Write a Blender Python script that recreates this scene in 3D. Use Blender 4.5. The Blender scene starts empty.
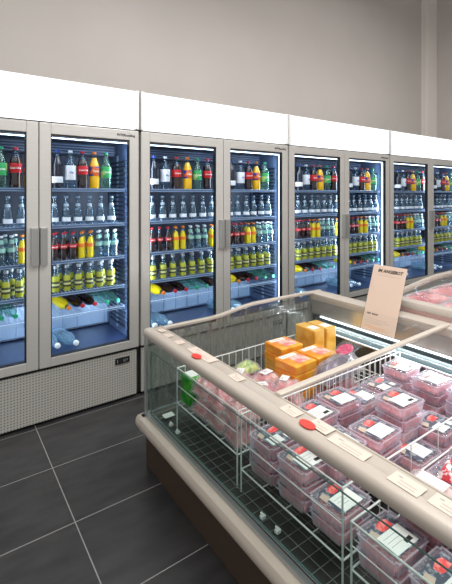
import bpy, math, random
from mathutils import Vector, Matrix
random.seed(7)
S = bpy.context.scene
C = S.collection
PI = math.pi

# ------------------------------------------------------------------ camera
cd = bpy.data.cameras.new('camera'); cam = bpy.data.objects.new('camera', cd); C.objects.link(cam)
cam.location = (0, 0, 1.5)
cam.rotation_euler = (PI/2, 0, math.radians(54.69 - 90))
cd.sensor_fit = 'AUTO'; cd.sensor_width = 36
cd.lens = 406.6/584*36
cd.shift_y = -98/584
cd.clip_start = 0.02; cd.clip_end = 60
S.camera = cam
# ------------------------------------------------------------------ world, lights, exposure
w = bpy.data.worlds.new('world'); S.world = w; w.use_nodes = True
bg = w.node_tree.nodes['Background']; bg.inputs[0].default_value = (1.0, 0.985, 0.965, 1); bg.inputs[1].default_value = 0.62
def area(name, loc, sx, sy, energy, color=(1, 1, 1), rot=(0, 0, 0), parent=None):
    l = bpy.data.lights.new(name, 'AREA'); l.shape = 'RECTANGLE'; l.size = sx; l.size_y = sy
    l.energy = energy; l.color = color
    o = bpy.data.objects.new(name, l); C.objects.link(o); o.location = loc; o.rotation_euler = rot
    if parent: o.parent = parent
    return o
area('overhead_light', (1.0, 0.6, 4.3), 2.5, 2.5, 50, (1, .98, .95))
area('overhead_light', (4.2, 0.8, 4.3), 2.5, 2.5, 62, (1, .98, .95))
area('overhead_light', (1.7, 0.5, 3.6), 1.2, 3.0, 62, (1, .99, .97))  # extra lamp added over the freezer island to brighten its contents
area('overhead_light', (-1.8, -1.0, 4.3), 2.5, 2.5, 50, (1, .98, .95))
S.view_settings.view_transform = 'Standard'; S.view_settings.look = 'None'
S.view_settings.gamma = 1; S.view_settings.use_curve_mapping = False
S.view_settings.exposure = 0.27
S.cycles.transparent_max_bounces = 40; S.cycles.max_bounces = 14

# ------------------------------------------------------------------ materials
def srgb(r, g, b):
    f = lambda v: (v/255/12.92) if v/255 <= .04045 else ((v/255+.055)/1.055)**2.4
    return (f(r), f(g), f(b), 1)
def mat(name, col, rough=.5, metal=0, spec=.5, coat=0, noise=0, nscale=8, bump=0, bscale=40, stretch=None):
    m = bpy.data.materials.new(name); m.use_nodes = True
    nt = m.node_tree; b = nt.nodes['Principled BSDF']
    c = srgb(*col)
    b.inputs['Base Color'].default_value = c; b.inputs['Roughness'].default_value = rough
    b.inputs['Metallic'].default_value = metal; b.inputs['Specular IOR Level'].default_value = spec
    b.inputs['Coat Weight'].default_value = coat; b.inputs['Coat Roughness'].default_value = .06
    if noise or bump:
        tc = nt.nodes.new('ShaderNodeTexCoord'); src = tc.outputs['Object']
        if stretch:
            mp = nt.nodes.new('ShaderNodeMapping'); mp.inputs['Scale'].default_value = stretch
            nt.links.new(src, mp.inputs[0]); src = mp.outputs[0]
    if noise:
        n = nt.nodes.new('ShaderNodeTexNoise'); n.inputs['Scale'].default_value = nscale; n.inputs['Detail'].default_value = 4
        nt.links.new(src, n.inputs['Vector'])
        r = nt.nodes.new('ShaderNodeValToRGB'); r.color_ramp.elements[0].position = .3; r.color_ramp.elements[1].position = .7
        r.color_ramp.elements[0].color = tuple(v*(1-noise) for v in c[:3])+(1,)
        r.color_ramp.elements[1].color = tuple(min(1, v*(1+noise)) for v in c[:3])+(1,)
        nt.links.new(n.outputs[0], r.inputs[0]); nt.links.new(r.outputs[0], b.inputs['Base Color'])
    if bump:
        n2 = nt.nodes.new('ShaderNodeTexNoise'); n2.inputs['Scale'].default_value = bscale
        nt.links.new(src, n2.inputs['Vector'])
        bp = nt.nodes.new('ShaderNodeBump'); bp.inputs['Strength'].default_value = bump; bp.inputs['Distance'].default_value = .01
        nt.links.new(n2.outputs[0], bp.inputs['Height']); nt.links.new(bp.outputs[0], b.inputs['Normal'])
    return m
def emit(name, col, s):
    m = bpy.data.materials.new(name); m.use_nodes = True; nt = m.node_tree
    nt.nodes.remove(nt.nodes['Principled BSDF'])
    e = nt.nodes.new('ShaderNodeEmission'); e.inputs[0].default_value = srgb(*col); e.inputs[1].default_value = s
    nt.links.new(e.outputs[0], nt.nodes['Material Output'].inputs[0]); return m
def clear(name, tint=(255, 255, 255), blend=.25, rough=.03, gloss=(255, 255, 255), body=None, bodyf=0., base=0., bump=0, bscale=30):
    """thin clear sheet: see-through, glossier towards grazing, with an optional milky share"""
    m = bpy.data.materials.new(name); m.use_nodes = True; nt = m.node_tree
    nt.nodes.remove(nt.nodes['Principled BSDF'])
    t = nt.nodes.new('ShaderNodeBsdfTransparent'); t.inputs[0].default_value = srgb(*tint)
    g = nt.nodes.new('ShaderNodeBsdfGlossy'); g.inputs[0].default_value = srgb(*gloss); g.inputs['Roughness'].default_value = rough
    lw = nt.nodes.new('ShaderNodeLayerWeight'); lw.inputs[0].default_value = blend
    mx = nt.nodes.new('ShaderNodeMixShader')
    ad = nt.nodes.new('ShaderNodeMath'); ad.operation = 'ADD'; ad.use_clamp = True; ad.inputs[1].default_value = base
    # reflect only off the outer side: a solid's rear face passes light straight on
    geo = nt.nodes.new('ShaderNodeNewGeometry'); inv = nt.nodes.new('ShaderNodeMath'); inv.operation = 'SUBTRACT'; inv.inputs[0].default_value = 1
    nt.links.new(geo.outputs['Backfacing'], inv.inputs[1])
    mu = nt.nodes.new('ShaderNodeMath'); mu.operation = 'MULTIPLY'
    nt.links.new(lw.outputs['Fresnel'], ad.inputs[0]); nt.links.new(ad.outputs[0], mu.inputs[0]); nt.links.new(inv.outputs[0], mu.inputs[1])
    nt.links.new(mu.outputs[0], mx.inputs[0])
    src = t.outputs[0]
    if body:
        d = nt.nodes.new('ShaderNodeBsdfDiffuse'); d.inputs[0].default_value = srgb(*body)
        tr = nt.nodes.new('ShaderNodeBsdfTranslucent'); tr.inputs[0].default_value = srgb(*body)
        dm = nt.nodes.new('ShaderNodeMixShader'); dm.inputs[0].default_value = .4
        nt.links.new(d.outputs[0], dm.inputs[1]); nt.links.new(tr.outputs[0], dm.inputs[2])
        m2 = nt.nodes.new('ShaderNodeMixShader'); m2.inputs[0].default_value = bodyf
        nt.links.new(src, m2.inputs[1]); nt.links.new(dm.outputs[0], m2.inputs[2]); src = m2.outputs[0]
    if bump:
        tc = nt.nodes.new('ShaderNodeTexCoord'); n = nt.nodes.new('ShaderNodeTexNoise'); n.inputs['Scale'].default_value = bscale
        nt.links.new(tc.outputs['Object'], n.inputs['Vector'])
        bp = nt.nodes.new('ShaderNodeBump'); bp.inputs['Strength'].default_value = bump; bp.inputs['Distance'].default_value = .02
        nt.links.new(n.outputs[0], bp.inputs['Height']); nt.links.new(bp.outputs[0], g.inputs['Normal'])
    nt.links.new(src, mx.inputs[1]); nt.links.new(g.outputs[0], mx.inputs[2])
    nt.links.new(mx.outputs[0], nt.nodes['Material Output'].inputs[0])
    return m
def math_node(nt, op, a, b=None):
    n = nt.nodes.new('ShaderNodeMath'); n.operation = op
    for i, v in enumerate((a, b)):
        if v is None: continue
        if isinstance(v, (int, float)): n.inputs[i].default_value = v
        else: nt.links.new(v, n.inputs[i])
    return n.outputs[0]
def perforated(name, col, hole, pitch, rad):
    m = mat(name, col, .4, .15); nt = m.node_tree; b = nt.nodes['Principled BSDF']
    tc = nt.nodes.new('ShaderNodeTexCoord'); sp = nt.nodes.new('ShaderNodeSeparateXYZ'); nt.links.new(tc.outputs['Object'], sp.inputs[0])
    fx = math_node(nt, 'SUBTRACT', math_node(nt, 'FRACT', math_node(nt, 'DIVIDE', sp.outputs[0], pitch)), .5)
    fz = math_node(nt, 'SUBTRACT', math_node(nt, 'FRACT', math_node(nt, 'DIVIDE', sp.outputs[2], pitch)), .5)
    d = math_node(nt, 'ADD', math_node(nt, 'MULTIPLY', fx, fx), math_node(nt, 'MULTIPLY', fz, fz))
    k = math_node(nt, 'LESS_THAN', d, rad*rad)
    mx = nt.nodes.new('ShaderNodeMix'); mx.data_type = 'RGBA'
    nt.links.new(k, mx.inputs[0]); mx.inputs[6].default_value = srgb(*col); mx.inputs[7].default_value = srgb(*hole)
    nt.links.new(mx.outputs[2], b.inputs['Base Color'])
    return m
def two_tone(name, c1, c2, scale=20, rough=.4, lo=.45, hi=.55, coat=0, detail=3, bump=0):
    m = mat(name, c1, rough, coat=coat); nt = m.node_tree; b = nt.nodes['Principled BSDF']
    tc = nt.nodes.new('ShaderNodeTexCoord'); n = nt.nodes.new('ShaderNodeTexNoise'); n.inputs['Scale'].default_value = scale; n.inputs['Detail'].default_value = detail
    nt.links.new(tc.outputs['Object'], n.inputs['Vector'])
    r = nt.nodes.new('ShaderNodeValToRGB'); e = r.color_ramp.elements
    e[0].position = lo; e[1].position = hi; e[0].color = srgb(*c1); e[1].color = srgb(*c2)
    nt.links.new(n.outputs[0], r.inputs[0]); nt.links.new(r.outputs[0], b.inputs['Base Color'])
    if bump:
        bp = nt.nodes.new('ShaderNodeBump'); bp.inputs['Strength'].default_value = bump; bp.inputs['Distance'].default_value = .01
        nt.links.new(n.outputs[0], bp.inputs['Height']); nt.links.new(bp.outputs[0], b.inputs['Normal'])
    return m

M = dict(
    wall=mat('wall_paint', (190, 184, 179), .85, noise=.03, nscale=1.5),
    pilaster=mat('pilaster_paint', (222, 216, 210), .8),
    ceiling=mat('ceiling_paint', (220, 218, 214), .9),
    steel=mat('brushed_steel', (196, 192, 184), .38, .55, noise=.03, nscale=3, stretch=(1, 1, 30)),
    frame=mat('door_frame_metal', (206, 204, 200), .34, .45, noise=.02, nscale=3, stretch=(1, 1, 20)),
    handle=mat('handle_grey', (172, 172, 170), .35, .5),
    gasket=mat('gasket_black', (22, 24, 28), .6),
    black=mat('black_plastic', (18, 18, 20), .4),
    cabinet=mat('cabinet_grey', (185, 183, 180), .45, .2),
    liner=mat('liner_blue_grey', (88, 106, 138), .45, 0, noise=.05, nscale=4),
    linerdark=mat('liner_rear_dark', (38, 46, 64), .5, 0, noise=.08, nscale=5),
    linerfloor=mat('liner_floor_navy', (36, 48, 78), .35),
    wire=mat('shelf_wire', (150, 172, 200), .3, .3),
    grille=perforated('perforated_sheet', (178, 176, 170), (108, 106, 103), .018, .24),
    header=emit('lit_header_acrylic', (255, 255, 255), 1.35),
    headercap=mat('header_end_cap', (232, 232, 232), .4),
    led=emit('led_white_blue', (214, 232, 255), 7.0),
    bayfill=emit('lowest_bay_fill', (200, 222, 255), 1.2),
    ledwarm=emit('led_white', (245, 250, 255), 2.6),
    doorglass=clear('door_glass', (247, 250, 252), .06, .02),
    rail=mat('beige_rail', (182, 172, 161), .38, 0, coat=.15, noise=.02, nscale=6),
    bumper=mat('beige_bumper', (194, 183, 170), .35, 0, coat=.2),
    kick=mat('brown_base', (66, 52, 42), .5),
    alu=mat('aluminium', (176, 180, 180), .3, .7),
    islglass=clear('island_glass', (244, 248, 247), .10, .015),
    streakglass=clear('streaked_end_glass', (238, 242, 240), .12, .05, (255, 255, 255), (150, 148, 142), .24, .03, bump=.4, bscale=14),
    lidglass=clear('lid_glass', (252, 253, 253), .04, .02),
    tealedge=mat('glass_edge_teal', (92, 128, 126), .15, 0, spec=.8),
    freezer=mat('freezer_liner_dark', (74, 73, 71), .4, .1, noise=.1, nscale=6),
    freezerdark=mat('freezer_panel_teal', (44, 56, 58), .35, .1),
    mirror=mat('panel_reflective', (168, 164, 158), .22, .6),
    dimwire=mat('grid_wire_grey', (132, 134, 132), .4),
    whitewire=mat('white_wire', (222, 226, 224), .35),
    redcap=mat('cap_red', (190, 28, 40), .4), orangecap=mat('cap_orange', (240, 130, 30), .4),
    greencap=mat('cap_green', (30, 160, 110), .4), whitecap=mat('cap_white', (235, 240, 245), .4),
    glasscap=mat('cap_steel_blue', (130, 150, 170), .35, .5), necklab=mat('neck_label_pale', (168, 186, 200), .5),
    silvercap=mat('cap_silver', (190, 195, 200), .3, .7), bluecap=mat('cap_blue', (40, 70, 150), .4),
    colared=mat('label_red', (205, 25, 35), .45), white=mat('print_white', (242, 242, 240), .55),
    orangelab=two_tone('label_orange_blue', (238, 110, 25), (40, 60, 150), 22, .4, .5, .56),
    greenlab=two_tone('label_green_white', (50, 172, 96), (190, 222, 130), 18, .4, .5, .6),
    greenlab2=mat('label_mint', (150, 196, 182), .45),
    whitelab=mat('label_white', (232, 236, 244), .5), bluelab=mat('label_blue', (44, 62, 140), .5),
    yelloworange=mat('label_orange', (240, 120, 30), .5), darklab=mat('label_dark', (66, 68, 40), .5),
    cream=mat('label_cream', (206, 204, 140), .5), blueprint=mat('print_blue', (35, 50, 130), .5),
    cola=mat('cola_drink', (40, 17, 15), .12, spec=.7, coat=.5), orange=mat('orange_drink', (249, 190, 22), .18, spec=.6, coat=.4),
    yellow=mat('yellow_drink', (232, 208, 30), .18, spec=.6, coat=.4), juice=mat('tonic_drink', (176, 178, 52), .18, spec=.6, coat=.5),
    darkdrink=mat('dark_drink', (24, 28, 44), .15, coat=.5),
    pet=clear('clear_plastic', (212, 228, 238), .30, .08, (225, 238, 255), (120, 160, 190), .10, .02),
    petgreen=clear('green_plastic', (212, 236, 228), .38, .08, (225, 245, 240), (120, 180, 165), .14, .02),
    glassclear=clear('bottle_glass', (205, 222, 230), .46, .07, (225, 240, 252), (150, 180, 200), .10, .03),
    petbright=clear('water_bottle_plastic', (222, 236, 244), .42, .08, (235, 245, 255), (170, 205, 225), .26, .04),
    tray=clear('tray_plastic', (248, 244, 250), .14, .12, (255, 255, 255), (240, 234, 242), .42, .02),
    film=clear('cling_film', (252, 252, 254), .16, .06, (255, 255, 255), (240, 240, 250), .06, .02, bump=.5, bscale=60),
    filmbag=clear('film_bag', (250, 250, 252), .22, .08, (255, 255, 255), (244, 240, 242), .24, .06, bump=1., bscale=45),
    meat=two_tone('minced_meat', (232, 112, 120), (248, 184, 184), 60, .45, .4, .62, .3, 4, .4),
    meatdark=two_tone('dark_meat', (160, 48, 60), (214, 104, 112), 40, .4, .4, .6, .3, 4, .4),
    meatpale=two_tone('pale_meat', (218, 128, 126), (248, 214, 206), 17, .4, .42, .6, .3, 4, .5),
    printdark=two_tone('film_print_dark', (74, 80, 96), (150, 156, 166), 55, .3, .5, .6, .5),
    sticker=mat('sticker_paper', (234, 234, 230), .5), paleink=mat('ink_pale', (176, 162, 152), .6), ink=mat('ink_grey', (158, 156, 158), .6),
    redspot=two_tone('printed_red', (228, 70, 72), (242, 140, 132), 50, .4), beigespot=mat('printed_beige', (196, 176, 160), .45),
    orangebox=two_tone('orange_carton', (240, 140, 22), (250, 180, 60), 14, .3, .4, .6, .6),
    yellowbox=two_tone('yellow_carton', (222, 158, 52), (238, 188, 92), 14, .3, .4, .6, .6),
    greenfilm=two_tone('green_wrap', (40, 150, 30), (96, 190, 60), 14, .25, .4, .6, .6),
    leafy=two_tone('green_salad', (120, 170, 50), (214, 220, 110), 40, .4, .4, .6, .4),
    purple=two_tone('purple_bag', (66, 48, 70), (118, 92, 120), 16, .2, .4, .65, .8, 3, .6),
    salami=two_tone('salami', (186, 42, 84), (226, 110, 140), 70, .35, .45, .6, .3),
    redbag=two_tone('red_snack_bag', (206, 24, 40), (240, 226, 226), 32, .25, .52, .56, .7, 2, .4),
    pinkpack=two_tone('pink_vacuum_pack', (196, 112, 112), (226, 164, 160), 7, .22, .4, .62, .8, 3, .5),
    pinkreflection=mat('painted_pink_reflection', (250, 208, 202), .4),
    paper=mat('price_paper', (210, 195, 182), .6), signpaper=mat('sign_card', (218, 194, 176), .6),
    redtag=mat('red_tag', (222, 66, 56), .4), inkblack=mat('ink_black', (36, 32, 32), .6), inkorange=mat('ink_pale_orange', (226, 170, 130), .6),
    acrylic=clear('acrylic', (240, 246, 250), .12, .03),
)
# tiled floor: dark slate 0.9 x 0.45 m with a thin pale joint
def floor_mat():
    m = mat('floor_tile', (62, 61, 62), .42); nt = m.node_tree; b = nt.nodes['Principled BSDF']
    tc = nt.nodes.new('ShaderNodeTexCoord'); sp = nt.nodes.new('ShaderNodeSeparateXYZ'); nt.links.new(tc.outputs['Object'], sp.inputs[0])
    fx = math_node(nt, 'FRACT', math_node(nt, 'DIVIDE', math_node(nt, 'ADD', sp.outputs[0], 9-.5118+.0022), .9))
    fy = math_node(nt, 'FRACT', math_node(nt, 'DIVIDE', math_node(nt, 'ADD', sp.outputs[1], 9-2.365+.0022), .45))
    k = math_node(nt, 'MAXIMUM', math_node(nt, 'LESS_THAN', fx, .0045/.9), math_node(nt, 'LESS_THAN', fy, .0045/.45))
    n = nt.nodes.new('ShaderNodeTexNoise'); n.inputs['Scale'].default_value = 5; n.inputs['Detail'].default_value = 6
    mp = nt.nodes.new('ShaderNodeMapping'); mp.inputs['Scale'].default_value = (1, 3, 1); mp.inputs['Rotation'].default_value = (0, 0, .3)
    nt.links.new(tc.outputs['Object'], mp.inputs[0]); nt.links.new(mp.outputs[0], n.inputs['Vector'])
    r = nt.nodes.new('ShaderNodeValToRGB'); r.color_ramp.elements[0].position = .3; r.color_ramp.elements[1].position = .75
    r.color_ramp.elements[0].color = srgb(40, 40, 42); r.color_ramp.elements[1].color = srgb(60, 59, 60)
    nt.links.new(n.outputs[0], r.inputs[0])
    mx = nt.nodes.new('ShaderNodeMix'); mx.data_type = 'RGBA'
    nt.links.new(k, mx.inputs[0]); nt.links.new(r.outputs[0], mx.inputs[6]); mx.inputs[7].default_value = srgb(140, 138, 136)
    nt.links.new(mx.outputs[2], b.inputs['Base Color']); return m
M['floor'] = floor_mat()
# milky streaks painted into the end glass, standing for its reflections
nt = M['streakglass'].node_tree
tc = nt.nodes.new('ShaderNodeTexCoord'); mp = nt.nodes.new('ShaderNodeMapping'); mp.inputs['Scale'].default_value = (26, 1, 5)
n = nt.nodes.new('ShaderNodeTexNoise'); n.inputs['Scale'].default_value = 1.6; n.inputs['Detail'].default_value = 5
rp_ = nt.nodes.new('ShaderNodeValToRGB'); rp_.color_ramp.elements[0].position = .38; rp_.color_ramp.elements[1].position = .66
rp_.color_ramp.elements[0].color = (.10, .10, .10, 1); rp_.color_ramp.elements[1].color = (.55, .55, .55, 1)
nt.links.new(tc.outputs['Object'], mp.inputs[0]); nt.links.new(mp.outputs[0], n.inputs['Vector']); nt.links.new(n.outputs[0], rp_.inputs[0])
for nd in nt.nodes:
    if nd.type == 'MIX_SHADER' and not nd.inputs[0].is_linked and abs(nd.inputs[0].default_value-.24) < 1e-4: nt.links.new(rp_.outputs[0], nd.inputs[0])

# ------------------------------------------------------------------ mesh building
class MB:
    def __init__(s): s.v = []; s.f = []; s.mi = []; s.mats = []; s.sm = []
    def m(s, name):
        if name not in s.mats: s.mats.append(name)
        return s.mats.index(name)
    def add(s, vs, fs, mt, smooth=False):
        o = len(s.v); s.v += [tuple(v) for v in vs]; k = s.m(mt)
        for f in fs: s.f.append([i+o for i in f]); s.mi.append(k); s.sm.append(smooth)
        return s
    def box(s, x0, x1, y0, y1, z0, z1, mt):
        vs = [(x, y, z) for x in (x0, x1) for y in (y0, y1) for z in (z0, z1)]
        return s.add(vs, [(0, 1, 3, 2), (4, 6, 7, 5), (0, 4, 5, 1), (2, 3, 7, 6), (0, 2, 6, 4), (1, 5, 7, 3)], mt)
    def rod(s, a, b, r, mt, n=6):
        a = Vector(a); b = Vector(b); d = (b-a).normalized()
        u = d.orthogonal().normalized(); w_ = d.cross(u)
        vs = [p+(u*math.cos(2*PI*i/n)+w_*math.sin(2*PI*i/n))*r for p in (a, b) for i in range(n)]
        fs = [(i, (i+1) % n, n+(i+1) % n, n+i) for i in range(n)]+[tuple(range(n))[::-1], tuple(range(n, 2*n))]
        return s.add(vs, fs, mt, True)
    def lathe(s, prof, mt, n=16, mt_by_z=None):
        vs = []; 
        for r, z in prof:
            for i in range(n): vs.append((r*math.cos(2*PI*i/n), r*math.sin(2*PI*i/n), z))
        o = len(s.v); s.v += vs
        for j in range(len(prof)-1):
            mm = mt_by_z((prof[j][1]+prof[j+1][1])/2) if mt_by_z else mt
            for i in range(n):
                s.f.append([o+j*n+i, o+j*n+(i+1) % n, o+(j+1)*n+(i+1) % n, o+(j+1)*n+i]); s.mi.append(s.m(mm)); s.sm.append(True)
        s.f.append([o+i for i in range(n)][::-1]); s.mi.append(s.m(mt_by_z(prof[0][1]) if mt_by_z else mt)); s.sm.append(False)
        e = o+(len(prof)-1)*n; s.f.append([e+i for i in range(n)]); s.mi.append(s.m(mt_by_z(prof[-1][1]) if mt_by_z else mt)); s.sm.append(False)
        return s
    def extrude(s, prof, path, mt, axis='y', smooth=True):
        """prof: closed (a,z) outline; path: list of (t, da, dz); axis 'y': a=x,t=y; 'x': a=y,t=x"""
        n = len(prof); vs = []
        for t, da, dz in path:
            for a, z in prof: vs.append((a+da, t, z+dz) if axis == 'y' else (t, a+da, z+dz))
        fs = []
        for j in range(len(path)-1):
            for i in range(n): fs.append((j*n+i, j*n+(i+1) % n, (j+1)*n+(i+1) % n, (j+1)*n+i))
        fs += [tuple(range(n))[::-1], tuple(range((len(path)-1)*n, len(path)*n))]
        return s.add(vs, fs, mt, smooth)
    def build(s, name, parent=None, loc=None, bevel=0, rot=None):
        me = bpy.data.meshes.new(name); me.from_pydata(s.v, [], s.f)
        for k in s.mats: me.materials.append(M[k])
        me.polygons.foreach_set('material_index', s.mi); me.polygons.foreach_set('use_smooth', s.sm)
        me.validate(); me.update()
        bm_fix(me)
        o = bpy.data.objects.new(name, me); C.objects.link(o)
        if parent: o.parent = parent
        if loc: o.location = loc
        if rot: o.rotation_euler = rot
        if bevel:
            b = o.modifiers.new('bevel', 'BEVEL'); b.width = bevel; b.segments = 2; b.limit_method = 'ANGLE'; b.angle_limit = .6
        if any(s.sm):
            try: me.set_sharp_from_angle(angle=math.radians(38))
            except Exception: pass
        return o
import bmesh
def bm_fix(me):
    bm = bmesh.new(); bm.from_mesh(me); bmesh.ops.recalc_face_normals(bm, faces=bm.faces); bm.to_mesh(me); bm.free()
def tag(o, label=None, cat=None, group=None, kind=None):
    if label: o['label'] = label
    if cat: o['category'] = cat
    if group: o['group'] = group
    if kind: o['kind'] = kind
    return o
def empty(name, loc, rz=0):
    o = bpy.data.objects.new(name, None); C.objects.link(o); o.location = loc; o.rotation_euler.z = rz; o.empty_display_size = .05; return o
CH = {}
def copy_tree(o, parent=None, kids=None):
    c = o.copy(); C.objects.link(c); c.parent = parent
    for ch in (kids if kids is not None else o.children): copy_tree(ch, c)
    return c
class Proto:
    """first use moves the built thing itself, later uses copy it with its parts"""
    def __init__(s, root): s.root = root; s.used = False
    def place(s, loc, rot=(0, 0, 0), scale=(1, 1, 1), **kw):
        if not s.used: s.used = True; o = s.root
        else: o = copy_tree(s.root)
        o.location = loc; o.rotation_euler = rot; o.scale = scale
        tag(o, **kw); return o
def text_mesh(body, size, mt, extrude=.0004, name='lettering', parent=None, align='CENTER', shear=0, bend=None, bold=0):
    """writing as a mesh in local x (reading) / z (up), facing -y; bend = radius of a cylinder to lie on"""
    cu = bpy.data.curves.new('writing', 'FONT'); cu.body = body; cu.size = size; cu.align_x = align; cu.align_y = 'CENTER'
    cu.extrude = extrude; cu.shear = shear; cu.resolution_u = 2; cu.offset = bold
    o = bpy.data.objects.new('writing', cu); C.objects.link(o)
    dg = bpy.context.evaluated_depsgraph_get(); dg.update()
    me = bpy.data.meshes.new_from_object(o.evaluated_get(dg)); bpy.data.objects.remove(o)
    for v in me.vertices:
        x, y, z = v.co
        if bend:
            a = x/bend; rr = bend+z+.0006; v.co = (rr*math.sin(a), -rr*math.cos(a), y)
        else: v.co = (x, -z, y)
    me.materials.clear(); me.materials.append(M[mt])
    r = bpy.data.objects.new(name, me); C.objects.link(r)
    if parent: r.parent = parent
    return r
ORD = ['first', 'second', 'third', 'fourth', 'fifth', 'sixth', 'seventh', 'eighth', 'ninth', 'tenth']

# ------------------------------------------------------------------ the setting
D = 2.824          # front plane of the coolers
WY = D+.78; WX = 6.8
tag(MB().box(-5, WX+.2, -4, WY+.2, -.1, 0, 'floor').build('floor'), kind='structure')
tag(MB().box(-5, WX+.2, WY, WY+.2, 0, 5.2, 'wall').build('wall_back'), kind='structure')
tag(MB().box(WX, WX+.2, -4, WY, 0, 5.2, 'wall').build('wall_right'), kind='structure')
tag(MB().box(WX-.32, WX, WY-.10, WY, 0, 5.2, 'pilaster').build('trim_1', bevel=.006), kind='structure')
tag(MB().box(-5, WX+.2, -4, WY+.2, 5.2, 5.3, 'ceiling').build('ceiling'), kind='structure')

# ------------------------------------------------------------------ coolers
Z0, ZD, ZG0, ZG1, ZH, ZT = 0, .367, .431, 1.892, 1.973, 2.257
SHELF = [1.540, 1.290, 1.047, .830]
def door(root, x0, x1, side):
    d = empty('door', (0, 0, 0)); d.parent = root
    st = .070
    f = MB(); y0, y1 = .0, .045
    f.box(x0, x0+st, y0, y1, ZD+.006, ZH-.010, 'frame'); f.box(x1-st, x1, y0, y1, ZD+.006, ZH-.010, 'frame')
    f.box(x0+st, x1-st, y0, y1, ZD+.006, ZG0, 'frame'); f.box(x0+st, x1-st, y0, y1, ZG1, ZH-.010, 'frame')
    f.build('door_frame', d, bevel=.003)
    g = MB()
    for a in ((x0+st, x0+st+.006, ZG0, ZG1), (x1-st-.006, x1-st, ZG0, ZG1), (x0+st+.006, x1-st-.006, ZG1-.010, ZG1), (x0+st+.006, x1-st-.006, ZG0, ZG0+.005)):
        g.box(a[0], a[1], .004, .04, a[2], a[3], 'gasket')
    g.build('gasket', d)
    MB().box(x0+st+.006, x1-st-.006, .012, .018, ZG0+.005, ZG1-.010, 'doorglass').build('glass_pane', d)
    h = MB(); hx = x0+.012 if side == 'right' else x1-.062
    if side == 'right': hx = x0+.002
    else: hx = x1-.046
    h.box(hx, hx+.044, -.026, .0, 1.043, 1.285, 'handle')
    for k in range(5): h.box(hx+.004+k*.0082, hx+.0075+k*.0082, -.029, -.026, 1.05, 1.278, 'handle')
    h.build('handle', d, bevel=.002)
    if side == 'right':
        text_mesh('INTERcooling', .024, 'inkblack', name='badge', parent=d, align='RIGHT', bold=.0006).location = (x1-.03, -.001, ZG1+.033)
    return d
def cooler(k, X0, X1, seam):
    root = empty('drinks_cooler', (X0, D, 0)); W = X1-X0; s = seam-X0
    tag(root, f'stainless two-door drinks cooler with lit white header, {ORD[k]} in the row from the left', 'drinks cooler', 'drinks coolers along the back wall')
    b = MB()
    b.box(0, .035, .047, .62, .02, ZH, 'cabinet'); b.box(W-.035, W, .047, .62, .02, ZH, 'cabinet')
    b.box(.035, W-.035, .585, .62, .02, ZH, 'cabinet')
    b.box(.035, W-.035, .047, .585, ZH-.06, ZH, 'cabinet'); b.box(.035, W-.035, .047, .585, ZD-.01, ZG0-.03, 'cabinet')
    b.box(0, W, .010, .047, ZH-.008, ZH-.0005, 'gasket')
    b.box(s-.012, s+.012, .0462, .0495, ZD, ZH-.01, 'gasket')  # dark strip added behind the door seam to block the LED glow
    b.build('cabinet', root)
    l = MB(); a, c = .035, W-.035
    l.box(a, a+.012, .06, .53, ZG0-.01, ZG1+.01, 'liner'); l.box(c-.012, c, .06, .53, ZG0-.01, ZG1+.01, 'liner')
    l.box(a+.012, c-.012, .515, .53, ZG0, .665, 'liner'); l.box(a+.012, c-.012, .515, .53, .665, ZG1+.01, 'linerdark')  # rear wall coloured as lit: lighter in the lowest bay, darker above
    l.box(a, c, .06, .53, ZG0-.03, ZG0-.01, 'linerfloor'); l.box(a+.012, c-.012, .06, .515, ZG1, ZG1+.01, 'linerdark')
    l.build('inner_liner', root)
    # ribs on the rear panel behind the lowest bay and an evaporator cover at the top
    r = MB(); n = 12; pl = [(a+.03, .5135)]
    for i in range(n):
        x = a+.05+(c-a-.1)*i/(n-1); pl += [(x-.005, .5135), (x-.003, .506), (x+.003, .506), (x+.005, .5135)]
    pl.append((c-.03, .5135)); q_ = len(pl)
    r.add([(x, y, z) for z in (ZG0+.01, .66) for x, y in pl], [(i, i+1, q_+i+1, q_+i) for i in range(q_-1)], 'wire')
    r.build('ribbed_rear_panel', root)
    e = MB(); e.box(a+.012, c-.012, .36, .515, 1.80, 1.888, 'linerdark')
    for i in range(4): e.box(a+.03, c-.03, .353, .36, 1.808+i*.02, 1.816+i*.02, 'liner')
    e.build('evaporator_cover', root)
    # slotted shelf supports on both side walls
    for nm, x0_, x1_ in (('l', a+.012, a+.018), ('r', c-.018, c-.012)):
        q = MB(); zz = ZG0+.05
        q.box(x0_, x1_, .30, .33, ZG0+.02, 1.80, 'wire')
        while zz < 1.74:
            q.box(x0_-(.006 if nm == 'r' else 0), x1_+(.006 if nm == 'l' else 0), .13, .46, zz, zz+.015, 'linerdark'); zz += .034
        q.build('shelf_support', root)
    # wire shelves
    for j, z in enumerate(SHELF):
        q = MB(); y0, y1 = .075, .50
        q.rod((a+.02, y0, z-.004), (c-.05, y0, z-.004), .003, 'wire'); q.rod((a+.02, y0, z-.020), (c-.05, y0, z-.020), .003, 'wire')
        q.box(a+.02, c-.05, y0-.001, y0+.002, z-.018, z-.006, 'liner')
        q.rod((a+.02, y1, z-.006), (c-.05, y1, z-.006), .003, 'wire'); q.rod((a+.02, .28, z-.008), (c-.05, .28, z-.008), .003, 'wire')
        m = int((c-a-.07)/.024)
        for i in range(m+1): x = a+.02+(c-a-.07)*i/m; q.rod((x, y0, z-.003), (x, y1, z-.003), .0017, 'wire', 4)
        q.build('wire_shelf', root)
    q = MB(); y0, y1 = .075, .46; z0, z1 = .672, .672+.385*math.tan(math.radians(4))
    for yy, zz in ((y0, z0), (y1, z1), ((y0+y1)/2, (z0+z1)/2)): q.rod((a+.02, yy, zz-.006), (c-.05, yy, zz-.006), .003, 'wire')
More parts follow.
